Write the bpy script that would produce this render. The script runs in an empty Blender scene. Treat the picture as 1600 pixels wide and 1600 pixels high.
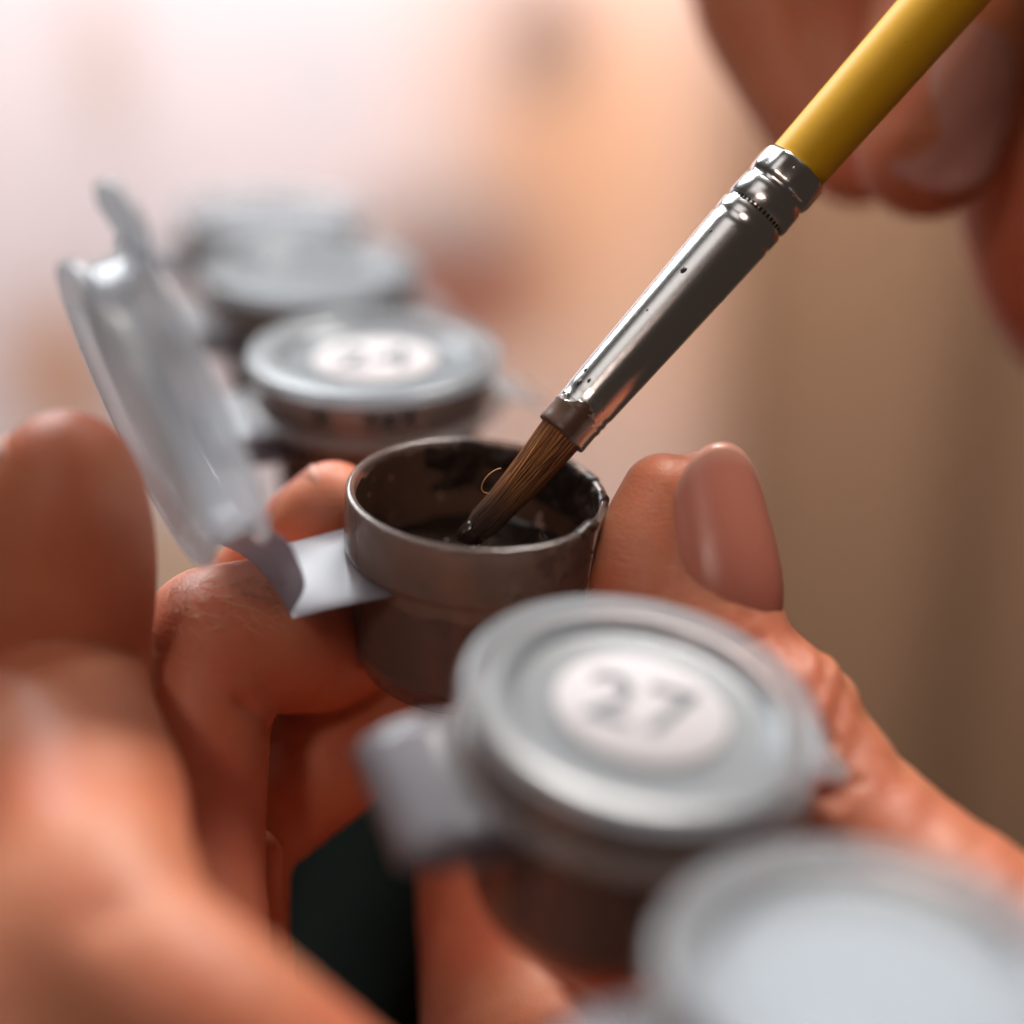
import bpy, math, random
import numpy as np
from mathutils import Matrix, Vector

random.seed(7)
rng = np.random.default_rng(7)
scene = bpy.context.scene
COL = scene.collection

# ------------------------------------------------------------------ units
# geometry is laid out in "u" (1 u = 12.5 mm) about the lens, then written in metres
S = 0.0125
LIFT = np.array([0.0, 0.0, 24.0])          # lens height in u above z = 0
PITCH = math.radians(25.0)
SP, CP = math.sin(PITCH), math.cos(PITCH)
K = 0.000339                               # tangent per photo pixel (1600 px wide photo)

# ------------------------------------------------------------------ camera
cam_data = bpy.data.cameras.new('camera')
cam = bpy.data.objects.new('camera', cam_data)
COL.objects.link(cam)
cam.location = tuple(LIFT * S)
cam.rotation_euler = (math.radians(90.0) - PITCH, 0.0, 0.0)
cam_data.sensor_width = 36.0
cam_data.lens = 18.0 / (800 * K)
cam_data.clip_start = 0.005
cam_data.clip_end = 20.0
cam_data.dof.use_dof = True
cam_data.dof.focus_distance = 14.05 * S
cam_data.dof.aperture_fstop = (cam_data.lens / 1000.0) / (1.02 * S)
scene.camera = cam

# ------------------------------------------------------------------ world, lamps, exposure
world = bpy.data.worlds.new('World')
scene.world = world
world.use_nodes = True
world.node_tree.nodes['Background'].inputs[0].default_value = (1.0, 0.74, 0.60, 1)
world.node_tree.nodes['Background'].inputs[1].default_value = 0.038


def area_lamp(name, loc, target, size, size_y, power, color):
    l = bpy.data.lights.new(name, 'AREA')
    l.shape = 'RECTANGLE'
    l.size, l.size_y = size * S, size_y * S
    l.energy = power
    l.color = color
    o = bpy.data.objects.new(name, l)
    COL.objects.link(o)
    a = (np.array(loc, float) + LIFT) * S
    b = (np.array(target, float) + LIFT) * S
    o.location = tuple(a)
    o.rotation_euler = Vector(b - a).to_track_quat('-Z', 'Y').to_euler()
    return o


area_lamp('window_lamp', (-17, 50, 22), (-1, 13, -6), 26, 20, 3.3, (0.93, 0.97, 1.0))
area_lamp('ceiling_lamp', (9, 30, 26), (0, 12, -7), 10, 10, 2.6, (1.0, 0.94, 0.88))
area_lamp('overhead_fill', (-16, 4, 27), (-1, 13, -6), 22, 22, 0.22, (1.0, 0.95, 0.92))  # added overhead fill, whitens the upper side of the ferrule
area_lamp('backdrop_lamp', (-6, 30, 22), (-1, 66, 14), 30, 16, 5.3, (1.0, 0.90, 0.90))
area_lamp('front_fill', (-9, -8, 13), (0, 13, -6), 3.5, 3.5, 0.17, (1.0, 0.80, 0.70))  # added warm fill from the front, streaks the ferrule and lifts the handle

scene.view_settings.view_transform = 'Standard'
scene.view_settings.look = 'None'
scene.view_settings.exposure = 0.0
scene.view_settings.gamma = 1.0
scene.view_settings.use_curve_mapping = False
scene.render.engine = 'CYCLES'
scene.cycles.use_denoising = True
scene.cycles.max_bounces = 7
scene.cycles.diffuse_bounces = 3
scene.cycles.glossy_bounces = 3
scene.cycles.use_adaptive_sampling = True
scene.cycles.adaptive_threshold = 0.04
scene.cycles.transparent_max_bounces = 20
scene.cycles.sample_clamp_indirect = 6.0


# ------------------------------------------------------------------ helpers
def c2w(p):
    """camera frame (right, up, forward) -> place frame, in u"""
    p = np.asarray(p, float)
    x, v, w = p[..., 0], p[..., 1], p[..., 2]
    return np.stack([x, v * SP + w * CP, v * CP - w * SP], -1)


def pc(px, py, d):
    return np.array([(px - 800) * K * d, -(py - 800) * K * d, d])


def W(px, py, d):
    return c2w(pc(px, py, d))


def unit(v):
    v = np.asarray(v, float)
    return v / np.linalg.norm(v)


def frame(c, n, x):
    """4x4 from origin c, z axis n, x axis about x"""
    n = unit(n)
    x = np.asarray(x, float)
    x = unit(x - n * np.dot(x, n))
    y = np.cross(n, x)
    M = np.eye(4)
    M[:3, 0], M[:3, 1], M[:3, 2], M[:3, 3] = x, y, n, c
    return M


def ap(M, P):
    P = np.asarray(P, float)
    return P @ M[:3, :3].T + M[:3, 3]


def empty(name, at, label, cat, group=None):
    o = bpy.data.objects.new(name, None)
    o.empty_display_size = 0.005
    COL.objects.link(o)
    o.location = tuple((np.array(at) + LIFT) * S)
    o['label'], o['category'] = label, cat
    if group:
        o['group'] = group
    return o


bpy.context.view_layer.update()


def world_loc(o):
    v = Vector((0, 0, 0))
    while o is not None:
        v = v + o.location
        o = o.parent
    return np.array(v)


def mk(name, V, F, mat, parent=None, smooth=True, uv=None, col=None, origin=None):
    """V in place-frame u"""
    me = bpy.data.meshes.new(name)
    o = bpy.data.objects.new(name, me)
    COL.objects.link(o)
    Vm = (np.asarray(V, float) + LIFT) * S
    if origin is None:
        og = Vm.mean(0)
    else:
        og = (np.asarray(origin, float) + LIFT) * S
    me.from_pydata([tuple(v) for v in (Vm - og)], [], [tuple(int(i) for i in f) for f in F])
    if smooth:
        me.polygons.foreach_set('use_smooth', [True] * len(me.polygons))
    if uv is not None:
        ul = me.uv_layers.new(name='UVMap')
        vi = np.zeros(len(me.loops), dtype=np.int32)
        me.loops.foreach_get('vertex_index', vi)
        ul.data.foreach_set('uv', np.asarray(uv, np.float32)[vi].ravel())
    if col is not None:
        at = me.attributes.new('tone', 'FLOAT', 'POINT')
        at.data.foreach_set('value', np.asarray(col, np.float32))
    me.materials.append(mat)
    me.update()
    if parent is not None:
        o.parent = parent
        o.location = tuple(og - world_loc(parent))
    else:
        o.location = tuple(og)
    return o


def tag(o, label, cat, group=None, kind=None):
    o['label'] = label
    if cat:
        o['category'] = cat
    if group:
        o['group'] = group
    if kind:
        o['kind'] = kind
    return o


def lathe(profile, n=96, closed=False, wob=None):
    """profile (r, z) list -> local verts, faces, uv (angle, arc length)"""
    P = np.array(profile, float)
    m = len(P)
    th = np.linspace(0, 2 * np.pi, n, endpoint=False)
    s = np.concatenate([[0], np.cumsum(np.linalg.norm(np.diff(P, axis=0), axis=1))])
    V = np.zeros((m, n, 3))
    V[..., 0] = P[:, 0:1] * np.cos(th)
    V[..., 1] = P[:, 0:1] * np.sin(th)
    V[..., 2] = P[:, 1:2]
    if wob is not None:
        V = wob(V, th)
    uv = np.zeros((m, n, 2))
    uv[..., 0] = th / (2 * np.pi)
    uv[..., 1] = s[:, None]
    F = []
    rows = m if closed else m - 1
    for i in range(rows):
        a, b = i * n, ((i + 1) % m) * n
        for j in range(n):
            k = (j + 1) % n
            F.append((a + j, a + k, b + k, b + j))
    return V.reshape(-1, 3), F, uv.reshape(-1, 2)


def round_profile(pts, r=0.03, seg=4, closed=False):
    """fillet the corners of a polyline"""
    P = [np.array(p, float) for p in pts]
    out = []
    n = len(P)
    for i in range(n):
        if not closed and i in (0, n - 1):
            out.append(P[i])
            continue
        a, b, c = P[i - 1], P[i], P[(i + 1) % n]
        la, lc = np.linalg.norm(a - b), np.linalg.norm(c - b)
        q = min(r, la * 0.45, lc * 0.45)
        p0, p2 = b + (a - b) / la * q, b + (c - b) / lc * q
        for t in np.linspace(0, 1, seg):
            out.append((1 - t) ** 2 * p0 + 2 * t * (1 - t) * b + t * t * p2)
    return [tuple(p) for p in out]


def sheet(poly_rows, thick, up):
    """rows of points (m x n x 3) -> closed thin slab of the given thickness"""
    G = np.array(poly_rows, float)
    m, n = G.shape[:2]
    gu = np.gradient(G, axis=0)
    gv = np.gradient(G, axis=1)
    N = np.cross(gu, gv)
    N /= np.linalg.norm(N, axis=-1, keepdims=True)
    if np.dot(N[m // 2, n // 2], up) < 0:
        N = -N
    A = G + N * thick / 2
    B = G - N * thick / 2
    V = np.concatenate([A.reshape(-1, 3), B.reshape(-1, 3)])
    F = []
    q = m * n
    for i in range(m - 1):
        for j in range(n - 1):
            a, b, c, d = i * n + j, i * n + j + 1, (i + 1) * n + j + 1, (i + 1) * n + j
            F.append((a, b, c, d))
            F.append((q + d, q + c, q + b, q + a))
    for j in range(n - 1):
        F.append((j, q + j, q + j + 1, j + 1))
        e = (m - 1) * n + j
        F.append((e + 1, q + e + 1, q + e, e))
    for i in range(m - 1):
        F.append(((i + 1) * n, q + (i + 1) * n, q + i * n, i * n))
        e = i * n + n - 1
        F.append((e, q + e, q + e + n, e + n))
    return V, F


def tube(path, radii, sides=8, cap=True):
    P = np.array(path, float)
    n = len(P)
    T = np.gradient(P, axis=0)
    T /= np.linalg.norm(T, axis=1, keepdims=True)
    ref = np.array([0.3, 0.2, 1.0]) if abs(T[0, 2]) < 0.9 else np.array([1.0, 0, 0.2])
    V, F = [], []
    for i in range(n):
        a = unit(np.cross(T[i], ref))
        b = np.cross(T[i], a)
        for j in range(sides):
            t = 2 * math.pi * j / sides
            V.append(P[i] + radii[i] * (math.cos(t) * a + math.sin(t) * b))
    for i in range(n - 1):
        for j in range(sides):
            k = (j + 1) % sides
            F.append((i * sides + j, i * sides + k, (i + 1) * sides + k, (i + 1) * sides + j))
    if cap:
        F.append(tuple(range(sides))[::-1])
        F.append(tuple((n - 1) * sides + j for j in range(sides)))
    return np.array(V), F


# ------------------------------------------------------------------ materials
class NT:
    def __init__(self, name):
        self.m = bpy.data.materials.new(name)
        self.m.use_nodes = True
        self.t = self.m.node_tree
        self.n = self.t.nodes
        self.bsdf = self.n['Principled BSDF']
        self.out = self.n['Material Output']

    def add(self, kind, **kw):
        o = self.n.new(kind)
        for k, v in kw.items():
            setattr(o, k, v)
        return o

    def link(self, a, b):
        self.t.links.new(a, b)

    def set(self, node, **kw):
        for k, v in kw.items():
            node.inputs[k].default_value = v

    def val(self, **kw):
        for k, v in kw.items():
            self.bsdf.inputs[k.replace('_', ' ')].default_value = v

    def noise(self, scale, detail=3.0, rough=0.5, coord='Object', vscale=None):
        tc = self.add('ShaderNodeTexCoord')
        src = tc.outputs[coord]
        if vscale is not None:
            mp = self.add('ShaderNodeMapping')
            mp.inputs['Scale'].default_value = vscale
            self.link(src, mp.inputs['Vector'])
            src = mp.outputs['Vector']
        nz = self.add('ShaderNodeTexNoise')
        nz.inputs['Scale'].default_value = scale
        nz.inputs['Detail'].default_value = detail
        nz.inputs['Roughness'].default_value = rough
        self.link(src, nz.inputs['Vector'])
        return nz

    def ramp(self, src, stops, interp='LINEAR'):
        r = self.add('ShaderNodeValToRGB')
        r.color_ramp.interpolation = interp
        el = r.color_ramp.elements
        while len(el) < len(stops):
            el.new(0.5)
        for e, (p, c) in zip(el, stops):
            e.position = p
            e.color = c if len(c) == 4 else (*c, 1)
        self.link(src, r.inputs['Fac'])
        return r

    def mix(self, fac, a, b):
        m = self.add('ShaderNodeMix', data_type='RGBA')
        for sock, v in ((m.inputs['Factor'], fac), (m.inputs['A'], a), (m.inputs['B'], b)):
            if isinstance(v, bpy.types.NodeSocket):
                self.link(v, sock)
            elif isinstance(v, (int, float)):
                sock.default_value = v
            else:
                sock.default_value = v if len(v) == 4 else (*v, 1)
        return m.outputs['Result']

    def math(self, op, a, b=None, clamp=False):
        m = self.add('ShaderNodeMath', operation=op)
        m.use_clamp = clamp
        for i, v in enumerate((a, b)):
            if v is None:
                continue
            if isinstance(v, bpy.types.NodeSocket):
                self.link(v, m.inputs[i])
            else:
                m.inputs[i].default_value = v
        return m.outputs[0]

    def bump(self, height, dist, strength=1.0, normal=None):
        b = self.add('ShaderNodeBump')
        b.inputs['Strength'].default_value = strength
        b.inputs['Distance'].default_value = dist
        self.link(height, b.inputs['Height'])
        if normal is not None:
            self.link(normal, b.inputs['Normal'])
        return b.outputs['Normal']


def skin_material(name, base, red):
    t = NT(name)
    n1 = t.noise(130, 3, 0.6)
    r1 = t.ramp(n1.outputs['Fac'], [(0.32, red), (0.66, base)])
    n2 = t.noise(900, 2, 0.6)
    n4 = t.noise(55, 2, 0.5)
    r4 = t.ramp(n4.outputs['Fac'], [(0.38, (0.74, 0.18, 0.105)), (0.5, (0.70, 0.25, 0.135)), (0.64, (0.80, 0.38, 0.24))])
    mot = t.mix(0.45, r1.outputs['Color'], r4.outputs['Color'])
    col = t.mix(t.math('MULTIPLY', n2.outputs['Fac'], 0.22), mot, tuple(0.72 * c for c in base))
    t.link(col, t.bsdf.inputs['Base Color'])
    t.val(Roughness=0.46, Subsurface_Weight=0.6, Subsurface_Scale=0.0022, Specular_IOR_Level=0.45)
    t.bsdf.inputs['Subsurface Radius'].default_value = (1.0, 0.36, 0.2)
    vor = t.add('ShaderNodeTexVoronoi', feature='DISTANCE_TO_EDGE')
    vor.inputs['Scale'].default_value = 2300
    tc = t.add('ShaderNodeTexCoord')
    wz = t.noise(700, 2)
    mixv = t.add('ShaderNodeMix', data_type='VECTOR')
    mixv.inputs['Factor'].default_value = 0.0012
    t.link(tc.outputs['Object'], mixv.inputs['A'])
    t.link(wz.outputs['Color'], mixv.inputs['B'])
    t.link(mixv.outputs['Result'], vor.inputs['Vector'])
    cell = t.ramp(vor.outputs['Distance'], [(0.0, (0, 0, 0)), (0.25, (1, 1, 1))])
    b1 = t.bump(cell.outputs['Color'], 0.00005, 0.42)
    n3 = t.noise(420, 4, 0.65)
    b2 = t.bump(n3.outputs['Fac'], 0.00022, 0.22, b1)
    n5 = t.noise(1.0, 3, 0.6, 'Object', (520, 520, 2800))
    b3 = t.bump(n5.outputs['Fac'], 0.00014, 0.32, b2)
    t.link(b3, t.bsdf.inputs['Normal'])
    return t.m


def plastic_material(name, tint, clear, rough=0.28, through=0.3):
    """milky polypropylene: glossy skin over a body that is part cloudy, part see-through"""
    t = NT(name)
    t.n.remove(t.bsdf)
    df = t.add('ShaderNodeBsdfDiffuse')
    df.inputs['Color'].default_value = (*tint, 1)
    tr = t.add('ShaderNodeBsdfTranslucent')
    tr.inputs['Color'].default_value = (*tint, 1)
    tp = t.add('ShaderNodeBsdfTransparent')
    tp.inputs['Color'].default_value = (*[x ** 0.5 for x in tint], 1)
    gl = t.add('ShaderNodeBsdfGlossy')
    gl.inputs['Roughness'].default_value = rough
    lw = t.add('ShaderNodeLayerWeight')
    lw.inputs['Blend'].default_value = 0.5
    fac = t.math('ADD', 0.045, t.math('MULTIPLY', t.math('POWER', lw.outputs['Facing'], 4.0), 0.6))

    def mixs(f, a_, b_):
        m = t.add('ShaderNodeMixShader')
        if isinstance(f, float):
            m.inputs[0].default_value = f
        else:
            t.link(f, m.inputs[0])
        t.link(a_, m.inputs[1])
        t.link(b_, m.inputs[2])
        return m.outputs[0]
    base = mixs(clear, mixs(through, df.outputs[0], tr.outputs[0]), tp.outputs[0])
    # stray specks of dried paint
    sk = t.ramp(t.noise(380, 2, 0.65).outputs['Fac'], [(0.735, (0, 0, 0)), (0.75, (1, 1, 1))])
    db = t.add('ShaderNodeBsdfDiffuse')
    db.inputs['Color'].default_value = (0.05, 0.032, 0.026, 1)
    t.link(mixs(sk.outputs['Color'], mixs(fac, base, gl.outputs[0]), db.outputs[0]), t.out.inputs['Surface'])
    return t.m


def plain(name, color, rough=0.5, var=0.12, scale=200, spec=0.5, bump=0.0):
    t = NT(name)
    n = t.noise(scale, 3)
    c = t.mix(n.outputs['Fac'], tuple(x * (1 - var) for x in color), tuple(min(1, x * (1 + var)) for x in color))
    t.link(c, t.bsdf.inputs['Base Color'])
    t.val(Roughness=rough, Specular_IOR_Level=spec)
    if bump:
        t.link(t.bump(n.outputs['Fac'], bump, 0.6), t.bsdf.inputs['Normal'])
    return t.m


M_skin = skin_material('skin', (0.74, 0.28, 0.150), (0.66, 0.19, 0.095))
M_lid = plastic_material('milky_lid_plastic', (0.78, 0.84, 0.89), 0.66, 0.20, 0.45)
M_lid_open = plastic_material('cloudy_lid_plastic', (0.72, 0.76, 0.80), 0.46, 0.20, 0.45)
M_skirt = plastic_material('brown_lid_plastic', (0.50, 0.43, 0.40), 0.74, 0.22, 0.15)  # browner, clearer plastic for the skirts of closed lids
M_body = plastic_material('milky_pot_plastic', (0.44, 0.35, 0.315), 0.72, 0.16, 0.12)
M_hinge = plastic_material('milky_hinge_plastic', (0.33, 0.315, 0.35), 0.40, 0.28, 0.35)
M_label = plain('label_paper', (0.66, 0.63, 0.65), 0.8, 0.03, 200, 0.1)
M_ink = plain('label_ink', (0.11, 0.13, 0.15), 0.6, 0.05)
M_paint = plain('brown_paint', (0.10, 0.058, 0.043), 0.25, 0.2, 300, 0.5, 0.0001)
M_mark = plain('dark_print', (0.02, 0.03, 0.04), 0.5, 0.05)

# nail
t = NT('nail')
uvn = t.add('ShaderNodeUVMap')
sx = t.add('ShaderNodeSeparateXYZ')
t.link(uvn.outputs[0], sx.inputs[0])
free = t.ramp(sx.outputs['Y'], [(0.0, (0.68, 0.27, 0.19)), (0.14, (0.62, 0.205, 0.14)), (0.88, (0.66, 0.235, 0.165)), (0.965, (0.74, 0.36, 0.27))])
nz = t.noise(500, 2, 0.5, 'Object')
t.link(t.mix(t.math('MULTIPLY', nz.outputs['Fac'], 0.15), free.outputs['Color'], (0.5, 0.16, 0.11)), t.bsdf.inputs['Base Color'])
t.val(Roughness=0.26, Specular_IOR_Level=0.45)
t.link(t.bump(t.noise(60, 2, 0.5, 'UV', (3.0, 0.05, 1.0)).outputs['Fac'], 0.00008, 0.3), t.bsdf.inputs['Normal'])
M_nail = t.m
M_nail_b = plain('pale_nail', (0.68, 0.33, 0.29), 0.22, 0.05, 200, 0.55)

# wet paint film on the inside of the open pot
t = NT('paint_film')
n = t.noise(260, 4, 0.6)
c = t.ramp(n.outputs['Fac'], [(0.3, (0.022, 0.013, 0.010)), (0.7, (0.062, 0.038, 0.028))])
t.link(c.outputs['Color'], t.bsdf.inputs['Base Color'])
t.val(Roughness=0.3)
t.link(t.bump(n.outputs['Fac'], 0.0003, 0.5), t.bsdf.inputs['Normal'])
tl = t.add('ShaderNodeBsdfTranslucent')
tl.inputs['Color'].default_value = (0.22, 0.13, 0.085, 1)
m1 = t.add('ShaderNodeMixShader')
m1.inputs[0].default_value = 0.35
t.link(t.bsdf.outputs[0], m1.inputs[1])
t.link(tl.outputs[0], m1.inputs[2])
n2 = t.noise(520, 5, 0.65)
gap = t.ramp(n2.outputs['Fac'], [(0.635, (0, 0, 0)), (0.65, (1, 1, 1))])
tp = t.add('ShaderNodeBsdfTransparent')
m2 = t.add('ShaderNodeMixShader')
t.link(gap.outputs['Color'], m2.inputs[0])
t.link(m1.outputs[0], m2.inputs[1])
t.link(tp.outputs[0], m2.inputs[2])
t.link(m2.outputs[0], t.out.inputs['Surface'])
M_film = t.m

# ------------------------------------------------------------------ backdrop
def grid_panel(name, px0, px1, py0, py1, d, mat, depth_fn, nx=120, ny=40):
    """a hanging sheet facing the lens, vertical in the place frame"""
    c0, c1 = W(px0, 800, d), W(px1, 800, d)
    zt, zb = W(800, py0, d)[2], W(800, py1, d)[2]
    Y = W(800, 800, d)[1]
    rows = []
    for z in np.linspace(zt, zb, ny):
        rows.append([(x, Y + depth_fn(x, z), z) for x in np.linspace(c0[0], c1[0], nx)])
    V, F = sheet(rows, 0.15, (0, -1, 0))
    return mk(name, V, F, mat, origin=((c0[0] + c1[0]) / 2, Y, (zt + zb) / 2))


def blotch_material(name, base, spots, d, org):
    """backdrop sheet: blurred background shapes and glow painted on as soft blotches"""
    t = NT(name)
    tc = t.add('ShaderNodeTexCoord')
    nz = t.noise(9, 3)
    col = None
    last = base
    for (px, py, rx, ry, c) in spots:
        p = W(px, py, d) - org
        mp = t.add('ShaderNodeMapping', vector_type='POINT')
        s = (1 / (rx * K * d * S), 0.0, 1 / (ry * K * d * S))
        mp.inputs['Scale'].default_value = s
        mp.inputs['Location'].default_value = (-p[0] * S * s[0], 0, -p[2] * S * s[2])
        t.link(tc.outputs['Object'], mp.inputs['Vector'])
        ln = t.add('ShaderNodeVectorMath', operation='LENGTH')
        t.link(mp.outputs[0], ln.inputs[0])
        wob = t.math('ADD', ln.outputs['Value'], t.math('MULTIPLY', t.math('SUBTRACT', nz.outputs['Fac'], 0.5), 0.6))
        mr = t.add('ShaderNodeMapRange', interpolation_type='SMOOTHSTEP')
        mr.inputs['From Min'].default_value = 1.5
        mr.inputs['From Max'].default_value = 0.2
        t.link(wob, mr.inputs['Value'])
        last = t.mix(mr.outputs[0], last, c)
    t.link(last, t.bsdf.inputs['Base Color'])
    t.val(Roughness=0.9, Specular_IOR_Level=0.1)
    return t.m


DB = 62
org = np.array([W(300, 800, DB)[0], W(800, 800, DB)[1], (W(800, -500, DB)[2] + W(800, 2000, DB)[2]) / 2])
spots = [(1010, 380, 400, 560, (0.86, 0.56, 0.40)), (1240, 500, 190, 800, (0.58, 0.36, 0.23)), (890, 220, 150, 240, (0.85, 0.49, 0.30)),  # blurred background colours and glow, painted onto the sheet
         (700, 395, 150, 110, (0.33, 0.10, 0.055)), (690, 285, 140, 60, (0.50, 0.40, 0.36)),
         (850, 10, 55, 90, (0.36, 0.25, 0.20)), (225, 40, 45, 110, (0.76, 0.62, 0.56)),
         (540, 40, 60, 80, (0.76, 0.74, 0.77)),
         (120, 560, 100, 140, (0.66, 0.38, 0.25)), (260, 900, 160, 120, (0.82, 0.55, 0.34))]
M_backdrop = blotch_material('backdrop_blotches', (0.88, 0.79, 0.80), spots, DB, org)
cl = grid_panel('backdrop_sheet', -900, 1500, -500, 2000, DB, M_backdrop,
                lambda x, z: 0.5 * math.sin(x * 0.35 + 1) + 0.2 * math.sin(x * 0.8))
tag(cl, 'added pale pinkish cloth far behind the pots, blurred shapes and glow painted on', 'cloth')
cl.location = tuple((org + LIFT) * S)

t = NT('tan_curtain')
n = t.noise(6, 3, 0.5, 'Object', (1.0, 1.0, 0.08))
c = t.ramp(n.outputs['Fac'], [(0.30, (0.27, 0.155, 0.09)), (0.5, (0.38, 0.225, 0.135)), (0.7, (0.48, 0.29, 0.175))])
t.link(c.outputs['Color'], t.bsdf.inputs['Base Color'])
t.val(Roughness=0.9, Specular_IOR_Level=0.1)
M_curtain = t.m
cu = grid_panel('curtain', 1140, 2400, -500, 2200, 56, M_curtain,
                lambda x, z: 0.3 * math.sin(x * 0.9 + 0.6) + 0.1 * math.sin(x * 1.7 + 2.0) + 0.3 * math.sin(x * 0.37), 220, 12)
tag(cu, 'tan brown curtain with soft vertical folds at the right behind the thumb', 'curtain')

M_dark = plain('gap_shade_cloth', (0.016, 0.021, 0.018), 0.95, 0.2, 60, 0.0)  # near-black sheet added for the shade in the gap under the fingers
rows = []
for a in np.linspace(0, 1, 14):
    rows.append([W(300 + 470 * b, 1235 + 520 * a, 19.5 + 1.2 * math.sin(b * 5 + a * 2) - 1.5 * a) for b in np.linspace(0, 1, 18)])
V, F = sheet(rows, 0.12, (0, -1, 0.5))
dc = mk('gap_shade_cloth', V, F, M_dark)
tag(dc, 'added near-black green cloth standing in for the shade between the fingers and the palm', 'cloth')

# ------------------------------------------------------------------ paint pots
HDIR = unit((-0.945, -0.326, 0.0))          # from a pot towards its hinge

LID_PROFILE = round_profile([
    (0.0, 0.40), (0.80, 0.40), (0.86, 0.50), (1.13, 0.50), (1.16, 0.40), (1.06, 0.36), (1.05, 0.05), (1.17, 0.05), (1.17, 0.0),
    (0.99, 0.0), (0.99, 0.34), (0.93, 0.40), (0.84, 0.34), (0.0, 0.34)], 0.035, 4)
BODY_PROFILE = round_profile([
    (0.0, -1.50), (0.80, -1.50), (0.90, -1.30), (0.925, -0.50), (0.985, -0.46), (0.985, 0.0), (0.915, 0.0),
    (0.895, -0.46), (0.86, -1.30), (0.74, -1.42), (0.0, -1.42)], 0.045, 4)
FILL_PROFILE = round_profile([(0.0, -1.405), (0.73, -1.405), (0.845, -1.29), (0.88, -0.46), (0.895, -0.14), (0.0, -0.14)], 0.03, 3)


def text_mesh(body, size):
    cu_ = bpy.data.curves.new('number_text', 'FONT')
    cu_.body = body
    cu_.size = size
    cu_.align_x = 'CENTER'
    cu_.align_y = 'CENTER'
    cu_.extrude = 0.004
    cu_.resolution_u = 4
    o = bpy.data.objects.new('number_text', cu_)
    COL.objects.link(o)
    bpy.context.view_layer.update()
    me = o.evaluated_get(bpy.context.evaluated_depsgraph_get()).to_mesh()
    V = np.array([tuple(v.co) for v in me.vertices])
    F = [tuple(p.vertices) for p in me.polygons]
    bpy.data.objects.remove(o)
    bpy.data.curves.remove(cu_)
    return V, F


def lid_parts(pot, ML, number, spin, label_on=True, marks=False, opened=False):
    """cap with label, tab; ML: frame at the brim plane, -x towards the tab? (+x = hinge side)"""
    V, F, uv = lathe(LID_PROFILE, 112)
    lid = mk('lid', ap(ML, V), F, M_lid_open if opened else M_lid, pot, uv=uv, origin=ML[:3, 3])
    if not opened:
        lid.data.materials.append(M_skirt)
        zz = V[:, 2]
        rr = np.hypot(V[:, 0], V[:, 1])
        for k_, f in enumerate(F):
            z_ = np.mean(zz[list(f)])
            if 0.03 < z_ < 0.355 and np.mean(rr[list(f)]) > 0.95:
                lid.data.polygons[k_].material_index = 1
    cam_side = np.sign(ML[:3, 1] @ np.array([0.326, -0.945, 0.0]))
    # tab opposite the hinge
    rows = []
    for a in np.linspace(0, 1, 9):
        w = 0.36 * math.sqrt(max(0.02, 1 - (max(0, a - 0.45) / 0.56) ** 2))
        rows.append([(-1.08 - 0.50 * a, w * b, 0.025 - (0.14 * cam_side * w * b * min(1.0, a * 2.0) if opened else 0.22 * a * a)) for b in np.linspace(-1, 1, 9)])
    V, F = sheet(rows, 0.055, (0, 0, 1))
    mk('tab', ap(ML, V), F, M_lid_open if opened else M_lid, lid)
    if label_on:
        V, F, uv = lathe(round_profile([(0.0, 0.416), (0.55, 0.416), (0.555, 0.404), (0.0, 0.404)], 0.004, 2), 72)
        mk('label', ap(ML, V), F, M_label, lid, uv=uv)
        if number:
            V, F = text_mesh(number, 0.74)
            c, s = math.cos(spin), math.sin(spin)
            V = np.stack([V[:, 0] * c - V[:, 1] * s + 0.02, V[:, 0] * s + V[:, 1] * c, V[:, 2] + 0.421], -1)
            mk('number', ap(ML, V), F, M_ink, lid, smooth=False)
    if marks:
        for ang, w, z0, z1 in marks:
            rows = []
            for a in np.linspace(z0, z1, 3):
                rows.append([(1.064 * math.cos(ang + b), 1.064 * math.sin(ang + b), a) for b in np.linspace(-w, w, 6)])
            V, F = sheet(rows, 0.006, (math.cos(ang), math.sin(ang), 0))
            mk('print_mark', ap(ML, V), F, M_mark, lid)
    return lid


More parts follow.
